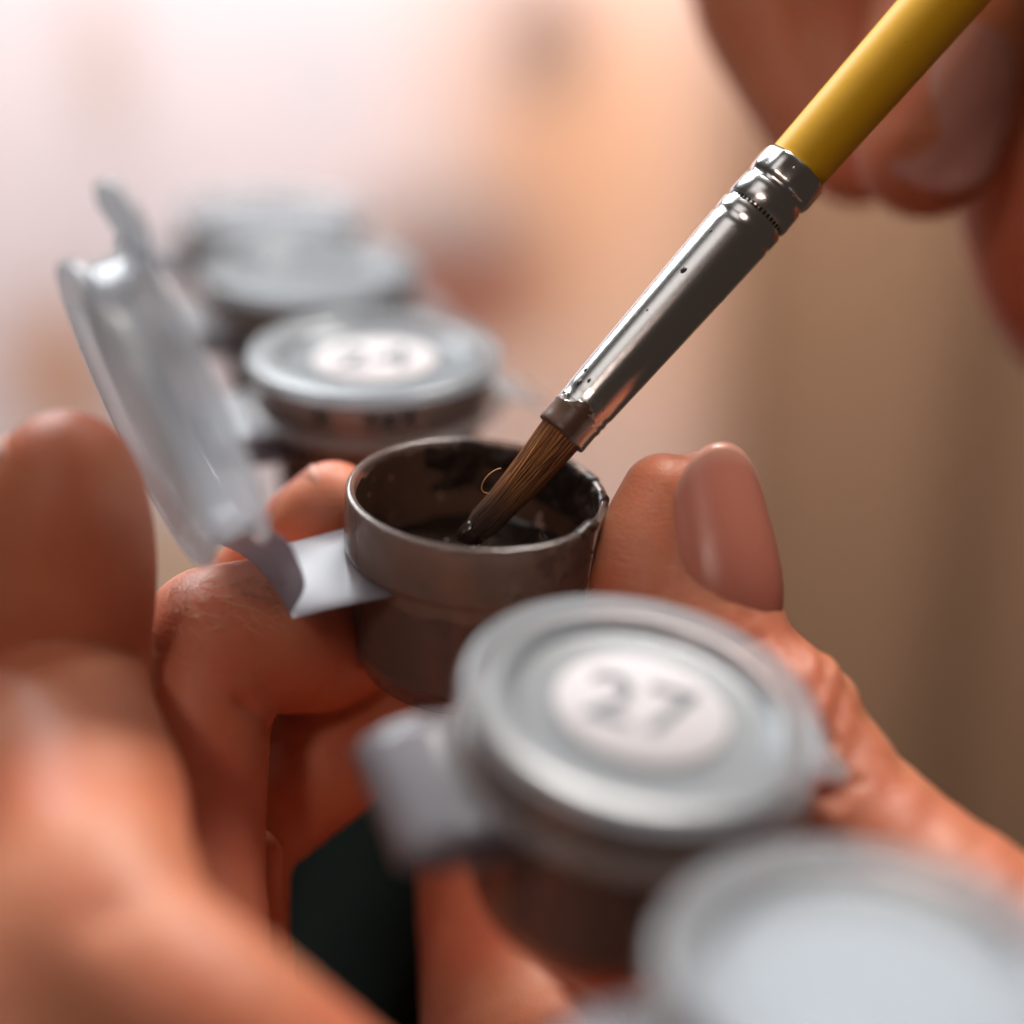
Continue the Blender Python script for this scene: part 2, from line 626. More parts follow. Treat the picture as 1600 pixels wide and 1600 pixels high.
def closed_pot(c_top, n, label, number, spin, group, marks=False, labelled=True, paint=None):
    """c_top: centre of the lid's top"""
    n = unit(n)
    M = frame(c_top - 0.5 * n, n, HDIR)          # brim plane, +x to hinge
    pot = empty('paint_pot', ap(M, (0, 0, -1.08)), label, 'paint pot', group)
    MB = M.copy()
    MB[:3, 3] = ap(M, (0, 0, 0.33))               # rim plane of the body
    V, F, uv = lathe(BODY_PROFILE, 96)
    body = mk('body', ap(MB, V), F, M_body, pot, uv=uv)
    V, F, uv = lathe(FILL_PROFILE, 72)
    mk('paint', ap(MB, V), F, paint or M_paint, pot, uv=uv)
    lid_parts(pot, M, number, spin, marks=marks, label_on=labelled)
    # folded hinge strip: from the lid brim out, round the fold and back to the body
    prof = [(1.0, 0.025), (1.25, 0.02), (1.45, -0.02), (1.60, -0.10), (1.66, -0.17), (1.60, -0.22), (1.45, -0.22), (1.2, -0.20), (0.93, -0.20)]
    rows = [[(x if x > 1.05 else (math.sqrt(1.0 - y * y) if z > -0.1 else math.sqrt(0.86 - y * y)), y * (1.0 if x < 1.3 else 1.0 - 0.25 * (x - 1.3)), z) for y in np.linspace(-0.58, 0.58, 9)] for x, z in prof]
    V, F = sheet(rows, 0.03, (0, 0, 1))
    mk('hinge', ap(M, V), F, M_hinge, pot)
    # snap-apart web towards the neighbour
    rows = [[(0.18 * b, -0.90 - 0.55 * a, -0.24) for b in np.linspace(-1, 1, 4)] for a in np.linspace(0, 1, 4)]
    V, F = sheet(rows, 0.08, (0, 0, 1))
    mk('connecting_web', ap(M, V), F, M_body, pot)
    return pot


def axis(ax, ay):
    return unit((ax, ay, 1.0))


GP = 'paint pots joined in a row'
M_white = plain('white_paint', (0.80, 0.77, 0.78), 0.3, 0.06, 200, 0.5, 0.0001)
closed_pot(W(1368, 1500, 9.75), axis(0.05, 0.03), 'whitish closed paint pot nearest the lens, cut off by the lower right corner', '', 0, GP, labelled=False, paint=M_white)
closed_pot(W(1007, 1088, 11.72), axis(0.157, -0.106), 'closed numbered paint pot just in front of the open one, thumb behind it', '27', 2.6, GP)
mk_ = [(-2.35 + 0.62, 0.05, 0.20, 0.32), (-2.35 + 0.95, 0.045, 0.20, 0.33), (-2.35 + 1.09, 0.05, 0.18, 0.31), (-2.35 + 1.25, 0.05, 0.20, 0.33)]
hx = math.atan2(HDIR[1], HDIR[0])
marks1 = [(math.radians(a) - hx, w, z0, z1) for a, w, z0, z1 in ((-112, 0.05, 0.20, 0.32), (-88, 0.035, 0.20, 0.33), (-80, 0.045, 0.18, 0.31), (-71, 0.045, 0.2, 0.33))]
closed_pot(W(585, 546, 16.74), axis(0.0, 0.0), 'closed numbered paint pot directly behind the open one, left of the brush', '24', math.pi - 0.3, GP, marks=marks1)
closed_pot(W(487, 414, 19.4), axis(0.02, 0.03), 'blurred closed paint pot, second behind the open one', '', 0, GP, labelled=False)
closed_pot(W(425, 325, 22.2), axis(0.03, 0.05), 'blurred closed paint pot farthest back at the end of the row', '', 0, GP, labelled=False)

# ---- the open pot
CO = W(746, 766, 14.1)
NO = axis(0.067, -0.023)
MO = frame(CO, NO, HDIR)
pot = empty('paint_pot', ap(MO, (0, 0, -1.5)), 'open paint pot with lid flipped up, brush dipping into brown paint', 'paint pot', GP)
V, F, uv = lathe(BODY_PROFILE, 160)
mk('body', ap(MO, V), F, M_body, pot, uv=uv)
# inner paint film
def film_wob(V, th):
    V = V.copy()
    top = 0.014 * np.sin(5 * th + 1) + 0.012 * np.sin(11 * th) + 0.012 * np.sin(23 * th + 2) + 0.008 * np.sin(41 * th)
    V[-1, :, 2] += top - 0.03
    V[-2, :, 2] += 0.6 * (top - 0.03)
    return V
film = [(0.85, -1.25), (0.853, -1.1), (0.860, -0.9), (0.868, -0.7), (0.876, -0.5), (0.890, -0.35), (0.897, -0.2), (0.901, -0.10), (0.905, -0.03)]
V, F, uv = lathe(film, 160, wob=film_wob)
mk('paint_film', ap(MO, V), F, M_film, pot, uv=uv)
LEVEL = -0.68
def surf_wob(V, th):
    V = V.copy()
    x, y = V[..., 0], V[..., 1]
    V[..., 2] += 0.018 * np.sin(4 * x + 3 * y) + 0.012 * np.sin(15 * y - 8 * x + 1) + 0.008 * np.sin(21 * x + 6 * y)
    r = np.hypot(x, y)
    V[..., 2] += 0.035 * np.clip((r - 0.78) / 0.09, 0, 1) ** 2
    return V
prof = [(r, LEVEL) for r in np.linspace(0.0, 0.872, 22)]
V, F, uv = lathe(prof, 96, wob=surf_wob)
M_wet = plain('wet_brown_paint', (0.026, 0.016, 0.012), 0.10, 0.2, 300, 0.6, 0.00012)
mk('paint', ap(MO, V), F, M_wet, pot, uv=uv)
V, F, uv = lathe(round_profile([(0.0, -1.405), (0.73, -1.405), (0.845, -1.29), (0.868, LEVEL - 0.04), (0.0, LEVEL - 0.04)], 0.03, 3), 72)
mk('paint', ap(MO, V), F, M_paint, pot, uv=uv)
# dried paint clumps on the right and back of the rim
M_clump = plain('dried_paint', (0.035, 0.021, 0.016), 0.38, 0.5, 700, 0.4, 0.00006)
def vnoise(u, v, cells, seed):
    """smooth value noise on [0,1)^2, periodic"""
    g = np.random.default_rng(seed).random(cells)
    a_, b_ = u * cells[0], v * cells[1]
    i, j = np.floor(a_).astype(int), np.floor(b_).astype(int)
    f, h_ = a_ - i, b_ - j
    f, h_ = f * f * (3 - 2 * f), h_ * h_ * (3 - 2 * h_)
    q = lambda x, y: g[x % cells[0], y % cells[1]]
    return (q(i, j) * (1 - f) + q(i + 1, j) * f) * (1 - h_) + (q(i, j + 1) * (1 - f) + q(i + 1, j + 1) * f) * h_


rim = round_profile([(0.893, -0.42), (0.9085, -0.10), (0.915, 0.0), (0.985, 0.0), (0.985, -0.12)], 0.03, 5)
rim = np.array(rim)
ls = np.concatenate([[0], np.cumsum(np.linalg.norm(np.diff(rim, axis=0), axis=1))])
sq = np.linspace(0, ls[-1], 46)
rim = np.stack([np.interp(sq, ls, rim[:, 0]), np.interp(sq, ls, rim[:, 1])], -1)
tg = np.gradient(rim, axis=0)
tg /= np.linalg.norm(tg, axis=1, keepdims=True)
nr = np.stack([-tg[:, 1], tg[:, 0]], -1)                       # away from the plastic
na = 420
aa = np.linspace(math.radians(-62), math.radians(118), na)
U_, Vv = np.meshgrid(np.linspace(0, 0.999, na), np.linspace(0, 0.999, 46))
nzv = 0.6 * vnoise(U_, Vv, (17, 4), 3) + 0.3 * vnoise(U_, Vv, (44, 7), 4) + 0.1 * vnoise(U_, Vv, (110, 16), 5)
along = np.sin(np.linspace(0, math.pi, na)) ** 0.5
prefer = np.interp(np.linspace(0, 1, 46), [0, 0.35, 0.62, 0.80, 1.0], [0.10, 0.10, 0.06, -0.10, -0.34])
th_ = nzv + prefer[:, None] + 0.22 * (along[None, :] - 1) - 0.45
off_ = np.where(th_ > 0, 0.004 + 0.075 * th_, 0.004 + 0.3 * th_)
Vc = np.zeros((46, na, 3))
rr_ = rim[:, 0:1] + nr[:, 0:1] * off_
zz_ = rim[:, 1:2] + nr[:, 1:2] * off_
Vc[..., 0] = rr_ * np.cos(aa - hx)
Vc[..., 1] = rr_ * np.sin(aa - hx)
Vc[..., 2] = zz_
keep = th_ > -0.015
Fc = [(i * na + j, i * na + j + 1, (i + 1) * na + j + 1, (i + 1) * na + j) for i in range(45) for j in range(na - 1)
      if keep[i:i + 2, j:j + 2].any()]
mk('dried_paint', ap(MO, Vc.reshape(-1, 3)), Fc, M_clump, pot)

# open lid
FOLD = ap(MO, (1.60, 0, -0.52))
HX = MO[:3, 0]
AX = unit(np.cross(NO, HX))                       # hinge axis
if AX[1] > 0:
    AX = -AX                                      # towards the lens
th_l = math.radians(71)
e = math.cos(th_l) * HX + math.sin(th_l) * NO
top = math.sin(th_l) * HX - math.cos(th_l) * NO
tw = math.radians(7)
top = unit(math.cos(tw) * top + math.sin(tw) * AX)
ML = frame(FOLD + 1.58 * e, top, -e)
lid = lid_parts(pot, ML, '', 0, label_on=False, opened=True)
# hinge strip of the open pot
rows = []
Pm = [MO[:3, 3] + 0.0]
s0 = ap(MO, (0.95, 0, -0.50))
path = [ap(MO, (0.93, 0, -0.50)), ap(MO, (1.10, 0, -0.51)), ap(MO, (1.30, 0, -0.53)), ap(MO, (1.46, 0, -0.55)), ap(MO, (1.56, 0, -0.54)),
        FOLD + 0.05 * HX + 0.02 * NO, FOLD + 0.12 * e + 0.02 * HX, FOLD + 0.22 * e, FOLD + 0.36 * e + 0.01 * top, FOLD + 0.52 * e + 0.02 * top]
for i, p in enumerate(path):
    w = 0.58
    sag = 0.03 * math.sin(i * 0.9)
    wrap = max(0.0, 1 - i / 2.0)
    tws = 0.42 * min(1.0, max(0.0, (i - 4) / 2.0))
    rows.append([p + AX * (w * b) - top * (tws * w * b) + NO * ((-0.05 * b * b + sag * b) * (1 - wrap)) + HX * (wrap * (math.sqrt(0.86 - (w * b) ** 2) - 0.927)) for b in np.linspace(-1, 1, 11)])
V, F = sheet(rows, 0.022, NO)
hg = mk('hinge', ap(np.eye(4), V), F, M_hinge, pot)
sub = hg.modifiers.new('smooth', 'SUBSURF')
sub.levels = sub.render_levels = 2

# ------------------------------------------------------------------ brush
def ray_plane(px, py, zloc):
    d0, d1 = pc(px, py, 1.0), None
    dirw = c2w(d0)
    p0 = ap(MO, (0, 0, zloc))
    tt = np.dot(p0, NO) / np.dot(dirw, NO)
    return dirw * tt


B0 = W(733, 838, 14.35)                 # bristle tip
B1 = W(876, 679, 14.12)                 # ferrule mouth
B2 = W(1243, 263, 14.25)                # ferrule end
bd = unit(B2 - B1)
LF = np.linalg.norm(B2 - B1)
brush = empty('paint_brush', B1, 'paint brush with yellow handle and silver ferrule dipping into the open pot', 'paint brush')
right = c2w(np.array([0.75, -0.66, 0.0]))
MBR = frame(B1, bd, right)

t = NT('ferrule_metal')
uvn = t.add('ShaderNodeUVMap')
sx = t.add('ShaderNodeSeparateXYZ')
t.link(uvn.outputs[0], sx.inputs[0])
nz = t.noise(260, 4, 0.6)
nfine = t.noise(60, 3, 0.6, 'UV', (40, 1.2, 1))
edge = t.math('ADD', sx.outputs['Y'], t.math('MULTIPLY', t.math('SUBTRACT', nz.outputs['Fac'], 0.5), 0.8))
pm = t.add('ShaderNodeMapRange')
pm.inputs['From Min'].default_value = 0.27
pm.inputs['From Max'].default_value = 0.25
t.link(edge, pm.inputs['Value'])
# far side (towards the lower right) carries only a thin stain
spk = t.noise(330, 3, 0.7)
spots_ = t.ramp(spk.outputs['Fac'], [(0.70, (0, 0, 0)), (0.71, (1, 1, 1))])
ang = t.ramp(sx.outputs['X'], [(0.0, (0, 0, 0)), (0.30, (0, 0, 0)), (0.38, (1, 1, 1)), (0.80, (1, 1, 1)), (0.9, (0, 0, 0))])
pmask = t.math('MAXIMUM', t.math('MULTIPLY', pm.outputs[0], ang.outputs['Color']), t.math('MULTIPLY', spots_.outputs['Color'], 0.8))
# knurled crimp line: dark dashes
wv = t.math('SINE', t.math('MULTIPLY', sx.outputs['X'], 260.0))
band = t.math('LESS_THAN', t.math('ABSOLUTE', t.math('SUBTRACT', sx.outputs['Y'], 2.215)), 0.016)
dash = t.math('MULTIPLY', band, t.math('GREATER_THAN', wv, -0.2))
colm = t.mix(pmask, (0.80, 0.79, 0.78), (0.12, 0.06, 0.036))
colm = t.mix(dash, colm, (0.05, 0.035, 0.03))
t.link(colm, t.bsdf.inputs['Base Color'])
t.link(t.math('SUBTRACT', 1.0, t.math('MAXIMUM', pmask, t.math('MULTIPLY', dash, 0.7))), t.bsdf.inputs['Metallic'])
t.link(t.math('ADD', t.math('MULTIPLY', nfine.outputs['Fac'], 0.14), t.math('ADD', 0.13, t.math('MULTIPLY', pmask, 0.15))), t.bsdf.inputs['Roughness'])
bm1 = t.bump(nfine.outputs['Fac'], 0.00002, 0.25)
bm2 = t.bump(t.math('ADD', pmask, t.math('MULTIPLY', nz.outputs['Fac'], 0.03)), 0.00012, 0.5, bm1)
t.link(bm2, t.bsdf.inputs['Normal'])
M_ferrule = t.m

L = LF
fp = [(0.170, 0.012), (0.185, -0.004), (0.206, 0.0), (0.212, 0.02), (0.209, 0.06), (0.207, 0.16), (0.214, 0.185), (0.214, 0.20), (0.206, 0.222),
      (0.214, 0.245), (0.214, 0.26), (0.208, 0.285)]
for s in np.linspace(0.33, 1.98, 26):
    fp.append((0.208 + 0.052 * (s / 2.0), s))
fp += [(0.262, 2.03), (0.247, 2.055), (0.262, 2.085), (0.266, 2.18), (0.250, 2.20), (0.250, 2.225), (0.266, 2.245), (0.264, 2.36),
       (0.262, 2.42), (0.238, 2.445), (0.262, 2.475), (0.272, 2.52), (0.272, L - 0.03), (0.262, L), (0.235, L + 0.005)]
def fer_wob(V, th):
    V = V.copy()
    for i in range(V.shape[0]):
        z = V[i, 0, 2]
        f = 1 + 0.006 * np.sin(2 * th + z * 1.1) + 0.002 * np.sin(5 * th + 2 * z)
        if 2.4 < z:
            f = f + 0.018 * np.sin(9 * th + 1.0) * min(1, (z - 2.4) / 0.1)
        V[i, :, 0] *= f
        V[i, :, 1] *= f
    return V
V, F, uv = lathe(fp, 96, wob=fer_wob)
uv[:, 1] = V[:, 2]
mk('ferrule', ap(MBR, V), F, M_ferrule, brush, uv=uv)

for (sx_, an, sz) in ((1.50, 0.665, 0.024), (0.37, 0.63, 0.024), (0.42, 0.67, 0.014), (0.47, 0.60, 0.013), (1.86, 0.64, 0.009), (1.1, 0.66, 0.008)):
    th = an * 2 * math.pi
    r_ = 0.208 + 0.052 * (sx_ / 2.0) + 0.002
    Vf = []
    for p in range(5):
        ph = math.pi * p / 4
        for q in range(9):
            a_ = 2 * math.pi * q / 9
            rr_ = sz * (0.75 + 0.5 * rng.random())
            du, dv, dn = rr_ * math.sin(ph) * math.cos(a_), 1.3 * rr_ * math.sin(ph) * math.sin(a_), 0.3 * sz * math.cos(ph)
            tt_ = th + du / r_
            Vf.append(((r_ + dn) * math.cos(tt_), (r_ + dn) * math.sin(tt_), sx_ + dv))
    Ff = [(p * 9 + q, p * 9 + (q + 1) % 9, (p + 1) * 9 + (q + 1) % 9, (p + 1) * 9 + q) for p in range(4) for q in range(9)]
    mk('paint_fleck', ap(MBR, np.array(Vf)), Ff, M_clump, brush)

t = NT('yellow_lacquer')
n = t.noise(40, 3, 0.6, 'Object')
sp = t.noise(1500, 2, 0.6)
spr = t.ramp(sp.outputs['Fac'], [(0.74, (0, 0, 0)), (0.78, (1, 1, 1))])
c = t.mix(n.outputs['Fac'], (0.86, 0.46, 0.014), (0.90, 0.50, 0.018))
t.link(t.mix(t.math('MULTIPLY', spr.outputs['Color'], 0.5), c, (0.30, 0.14, 0.02)), t.bsdf.inputs['Base Color'])
t.val(Roughness=0.5, Specular_IOR_Level=0.4)
t.link(t.bump(t.noise(300, 3).outputs['Fac'], 0.00008, 0.4), t.bsdf.inputs['Normal'])
M_yellow = t.m
hp = [(0.0, L - 0.3), (0.235, L - 0.25), (0.238, L)] + [(0.238 + 0.05 * math.sin(min(1, s / 4.0) * math.pi / 2), L + s) for s in np.linspace(0.05, 4.5, 24)]
hp += [(0.284 - 0.16 * (s / 9.0) ** 1.3, L + 4.5 + s) for s in np.linspace(0.3, 9.0, 18)] + [(0.08, L + 13.58), (0.0, L + 13.62)]
V, F, uv = lathe(hp, 72)
mk('handle', ap(MBR, V), F, M_yellow, brush, uv=uv)

# bristles: a packed core and loose hairs over it
t = NT('bristle_hair')
at = t.add('ShaderNodeAttribute', attribute_name='tone')
uvn = t.add('ShaderNodeUVMap')
sx = t.add('ShaderNodeSeparateXYZ')
t.link(uvn.outputs[0], sx.inputs[0])
hair = t.ramp(at.outputs['Fac'], [(0.0, (0.10, 0.035, 0.014)), (0.5, (0.30, 0.11, 0.035)), (1.0, (0.52, 0.23, 0.08))])
wet = t.add('ShaderNodeMapRange', interpolation_type='SMOOTHSTEP')
wet.inputs['From Min'].default_value = 0.42
wet.inputs['From Max'].default_value = 0.86
t.link(t.math('ADD', sx.outputs['Y'], t.math('MULTIPLY', t.math('SUBTRACT', at.outputs['Fac'], 0.5), 0.25)), wet.inputs['Value'])
t.link(t.mix(wet.outputs[0], hair.outputs['Color'], (0.085, 0.05, 0.036)), t.bsdf.inputs['Base Color'])
t.val(Roughness=0.38, Specular_IOR_Level=0.45)
M_hair = t.m
axisP = B0 - B1
LB = np.linalg.norm(axisP)
bdir = axisP / LB
bx = unit(np.cross(bdir, c2w(np.array([0, 0, 1.0]))))
by = np.cross(bdir, bx)
def brad(s):                            # bundle radius along 0..1
    return 0.160 * (1 - 0.40 * s) if s < 0.8 else 0.160 * (0.68) * math.sqrt(max(0.0, 1 - ((s - 0.8) / 0.22) ** 2)) + 0.01
def bcen(s):
    return B1 + bdir * (s * LB) + bx * 0.02 * math.sin(s * 2.5)
ss = np.linspace(-0.06, 1.0, 30)
V, F = tube([bcen(s) for s in ss], [0.90 * brad(max(0, s)) for s in ss], 28)
uvb = np.zeros((len(V), 2))
uvb[:, 1] = np.clip(np.repeat(ss, 28), 0, 1)
mk('bristles', V, F, M_hair, brush, uv=uvb, col=np.tile(0.15 + 0.2 * rng.random(28), 30))
Vs, Fs, Us, Ts, off = [], [], [], [], 0
for i in range(620):
    a = rng.uniform(0, 2 * math.pi)
    q = rng.uniform(0.86, 1.04)
    s1 = rng.uniform(0.72, 1.0)
    da = rng.normal(0, 0.25)
    st = np.linspace(-0.05, s1, 9)
    path, rad = [], []
    for s in st:
        r = brad(max(0, s)) * q * (1 + 0.02 * math.sin(6 * s + i))
        aa = a + da * s
        path.append(bcen(s) + r * (math.cos(aa) * bx + math.sin(aa) * by))
        rad.append(0.0068 * (1 - 0.6 * max(0, s) ** 3))
    V, F = tube(path, rad, 4, False)
    Vs.append(V)
    Fs += [tuple(j + off for j in f) for f in F]
    off += len(V)
    Us.append(np.stack([np.zeros(len(V)), np.clip(np.repeat(st, 4), 0, 1)], -1))
    Ts.append(np.full(len(V), rng.random()))
# one stray hair looping out
stray = []
for s in np.linspace(0, 1, 26):
    p0 = np.array([783, 732.0]) * (1 - s) ** 3 + 3 * np.array([760, 735.0]) * s * (1 - s) ** 2 + 3 * np.array([738, 772.0]) * s * s * (1 - s) + np.array([765, 771.0]) * s ** 3
    stray.append(W(p0[0], p0[1], 14.05))
V, F = tube(stray, [0.006] * 26, 5, False)
Vs.append(V); Fs += [tuple(j + off for j in f) for f in F]; off += len(V)
Us.append(np.zeros((len(V), 2))); Ts.append(np.full(len(V), 0.9))
hs = mk('loose_bristles', np.concatenate(Vs), Fs, M_hair, brush, uv=np.concatenate(Us), col=np.concatenate(Ts))
hs['kind'] = 'stuff'
# paint blob at the wet tip
Vb, Fb, _ = lathe([(0.0, -0.10), (0.06, -0.095), (0.115, -0.05), (0.125, 0.02), (0.115, 0.10), (0.09, 0.16), (0.0, 0.17)], 28)
Vb = 0.85 * Vb * (1 + 0.06 * np.sin(7 * Vb[:, :1] * 9 + Vb[:, 1:2] * 14))
mk('paint_blob', ap(frame(B0 + bdir * 0.0, -bdir, bx), Vb), Fb, M_wet, brush)

# ------------------------------------------------------------------ hands (distance fields -> one skin each)
def smin(a, b, k):
    h = np.maximum(k - np.abs(a - b), 0) / k
    return np.minimum(a, b) - h * h * k * 0.25


def resample(keys, sub=5):
    """keys: (px, py, d, rpx) -> dense camera-frame points with radius"""
    P = np.array([np.append(pc(x, y, d), r * K * d) for x, y, d, r in keys])
    n = len(P)
    out = []
    for i in range(n - 1):
        p0, p1, p2, p3 = P[max(0, i - 1)], P[i], P[i + 1], P[min(n - 1, i + 2)]
        for t_ in np.linspace(0, 1, sub, endpoint=False):
            out.append(0.5 * (2 * p1 + (p2 - p0) * t_ + (2 * p0 - 5 * p1 + 4 * p2 - p3) * t_ ** 2 + (3 * p1 - p0 - 3 * p2 + p3) * t_ ** 3))
    out.append(P[-1])
    return np.array(out)


def hand_mesh(chains, h=0.04):
    dense = [(resample(c), k) for c, k in chains]
    lo = np.min([(D[:, :3] - D[:, 3:4]).min(0) for D, _ in dense], 0) - 0.3
    hi = np.max([(D[:, :3] + D[:, 3:4]).max(0) for D, _ in dense], 0) + 0.3
    dims = np.ceil((hi - lo) / h).astype(int) + 1
    ax_ = [lo[i] + h * np.arange(dims[i]) for i in range(3)]
    G = np.full(dims, 1.0, np.float32)
    for D, kk in dense:
        m = 0.35
        a = np.clip(((D[:, :3] - D[:, 3:4]).min(0) - m - lo) / h, 0, None).astype(int)
        b = np.minimum(((D[:, :3] + D[:, 3:4]).max(0) + m - lo) / h + 2, dims).astype(int)
        sl = tuple(slice(a[i], b[i]) for i in range(3))
        L_ = np.full([b[i] - a[i] for i in range(3)], 1.0, np.float32)
        for i in range(len(D) - 1):
            p, q, r0, r1 = D[i, :3], D[i + 1, :3], D[i, 3], D[i + 1, 3]
            rm = max(r0, r1) + m
            a2 = np.clip((np.minimum(p, q) - rm - lo) / h, 0, None).astype(int)
            b2 = np.minimum((np.maximum(p, q) + rm - lo) / h + 2, dims).astype(int)
            a2, b2 = np.maximum(a2, a), np.minimum(b2, b)
            X = ax_[0][a2[0]:b2[0], None, None].astype(np.float32)
            Y = ax_[1][None, a2[1]:b2[1], None].astype(np.float32)
            Z = ax_[2][None, None, a2[2]:b2[2]].astype(np.float32)
            v = (q - p).astype(np.float32)
            vv = max(1e-9, float(v @ v))
            tt = np.clip(((X - p[0]) * v[0] + (Y - p[1]) * v[1] + (Z - p[2]) * v[2]) / vv, 0, 1)
            dd = np.sqrt((X - p[0] - v[0] * tt) ** 2 + (Y - p[1] - v[1] * tt) ** 2 + (Z - p[2] - v[2] * tt) ** 2) - (r0 + (r1 - r0) * tt)
            s2 = tuple(slice(a2[j] - a[j], b2[j] - a[j]) for j in range(3))
            L_[s2] = np.minimum(L_[s2], dd)
        G[sl] = smin(G[sl], L_, kk)
    # surface nets
    neg = G < 0
    c = np.zeros([d - 1 for d in dims], np.uint8)
    for dx in (0, 1):
        for dy in (0, 1):
            for dz in (0, 1):
                c += neg[dx:dims[0] - 1 + dx, dy:dims[1] - 1 + dy, dz:dims[2] - 1 + dz]
    act = np.argwhere((c > 0) & (c < 8))
    idx = np.full(c.shape, -1, np.int32)
    idx[tuple(act.T)] = np.arange(len(act))
    pos = np.zeros((len(act), 3))
    cnt = np.zeros(len(act))
    for axi in range(3):
        for o1 in (0, 1):
            for o2 in (0, 1):
                o = np.zeros(3, int)
                oth = [j for j in range(3) if j != axi]
                o[oth[0]], o[oth[1]] = o1, o2
                A = act + o
                B = A.copy()
                B[:, axi] += 1
                fa, fb = G[tuple(A.T)], G[tuple(B.T)]
                ok = (fa < 0) != (fb < 0)
                tt = np.where(ok, fa / np.where(ok, fa - fb, 1), 0)
                q = A.astype(float)
                q[:, axi] += tt
                pos[ok] += q[ok]
                cnt[ok] += 1
    P = lo + h * pos / cnt[:, None]
    faces = []
    for axi in range(3):
        sl0 = [slice(1, -1)] * 3
        sl0[axi] = slice(0, -1)
        sl1 = [slice(1, -1)] * 3
        sl1[axi] = slice(1, None)
        A, B = neg[tuple(sl0)], neg[tuple(sl1)]
        e_ = np.argwhere(A != B)
        st = A[tuple(e_.T)]
        base = e_ + 1
        base[:, axi] -= 1
        j, k2 = [(1, 2), (2, 0), (0, 1)][axi]
        def cell(dj, dk):
            q = base.copy()
            q[:, j] -= dj
            q[:, k2] -= dk
            return idx[tuple(q.T)]
        Q = np.stack([cell(1, 1), cell(0, 1), cell(0, 0), cell(1, 0)], -1)
        Q[~st] = Q[~st][:, ::-1]
        faces.append(Q)
    Fq = np.concatenate(faces)
    Fq = Fq[(Fq >= 0).all(1)]

    def samp(Pq):
        q = (Pq - lo) / h
        i = np.clip(q.astype(int), 0, dims - 2)
        f = q - i
        r = 0
        for dx in (0, 1):
            for dy in (0, 1):
                for dz in (0, 1):
                    w = (f[:, 0] if dx else 1 - f[:, 0]) * (f[:, 1] if dy else 1 - f[:, 1]) * (f[:, 2] if dz else 1 - f[:, 2])
                    r = r + w * G[i[:, 0] + dx, i[:, 1] + dy, i[:, 2] + dz]
        return r

    def grad(Pq):
        g = np.zeros_like(Pq)
        for a in range(3):
            d = np.zeros(3)
            d[a] = h
            g[:, a] = samp(Pq + d) - samp(Pq - d)
        return g / np.maximum(1e-9, np.linalg.norm(g, axis=1, keepdims=True))

    # keep the largest piece only is not needed: chains all meet in the palm
    for _ in range(3):
        P = P - np.clip(samp(P), -h, h)[:, None] * grad(P)
    # light smoothing of the lattice
    E_ = np.concatenate([Fq[:, [0, 1]], Fq[:, [1, 2]], Fq[:, [2, 3]], Fq[:, [3, 0]]])
    for _ in range(2):
        acc = np.zeros_like(P)
        n_ = np.zeros(len(P))
        np.add.at(acc, E_[:, 0], P[E_[:, 1]])
        np.add.at(n_, E_[:, 0], 1)
        np.add.at(acc, E_[:, 1], P[E_[:, 0]])
        np.add.at(n_, E_[:, 1], 1)
        P = 0.5 * P + 0.5 * acc / np.maximum(1, n_)[:, None]
    return P, Fq, grad


def crease(P, N, pts, width, depth):
    """press a groove along a polyline of (px, py, d)"""
    Q = np.array([pc(*p) for p in pts])
    best = np.full(len(P), 9.0)
    for a, b in zip(Q[:-1], Q[1:]):
        v = b - a
        tt = np.clip(((P - a) @ v) / (v @ v), 0, 1)
        best = np.minimum(best, np.linalg.norm(P - a - tt[:, None] * v, axis=1))
    return P - N * (depth * np.exp(-(best / width) ** 2))[:, None]


def nail_mesh(p_base, p_tip, r0, r1, facing, a0, a1, thick=0.03, over=0.0, lift=1.02, tipround=0.2, sink=1.0):
    """curved plate round the line p_base..p_tip (camera frame); facing: direction of the plate's middle"""
    p_base, p_tip = np.array(p_base, float), np.array(p_tip, float)
    ax_ = unit(p_tip - p_base)
    f = np.array(facing, float)
    f = unit(f - ax_ * np.dot(f, ax_))
    s_ = np.cross(ax_, f)
    rows, uvs = [], []
    m, n = 22, 21
    for i in range(m):
        u = i / (m - 1)
        r = r0 + (r1 - r0) * u
        sh = 1.0
        lo_ = u * 1.0
        row = []
        for j in range(n):
            w = -1 + 2 * j / (n - 1)
            # rounded ends
            uu = u
            bulge0 = 0.13 * (w * w)
            bulge1 = tipround * (abs(w) ** 2.2)
            al = bulge0 * (1 - u) + u * (1 - bulge1) if True else u
            ang_ = math.radians(a0 + (a1 - a0) * (w + 1) / 2)
            rr = (r0 + (r1 - r0) * al) * lift - 0.09 * w ** 4 * sink - 0.11 * (1 - u) ** 5
            cc = p_base + (p_tip - p_base) * al
            drop = -0.10 * r0 * al * al
            pos = cc + (rr + drop) * (math.cos(ang_) * f + math.sin(ang_) * s_)
            row.append(pos)
        rows.append(row)
    V, F = sheet(rows, thick, f)
    uvv = np.array([[j / (n - 1), i / (m - 1)] for i in range(m) for j in range(n)])
    return c2w(V), F, np.concatenate([uvv, uvv])


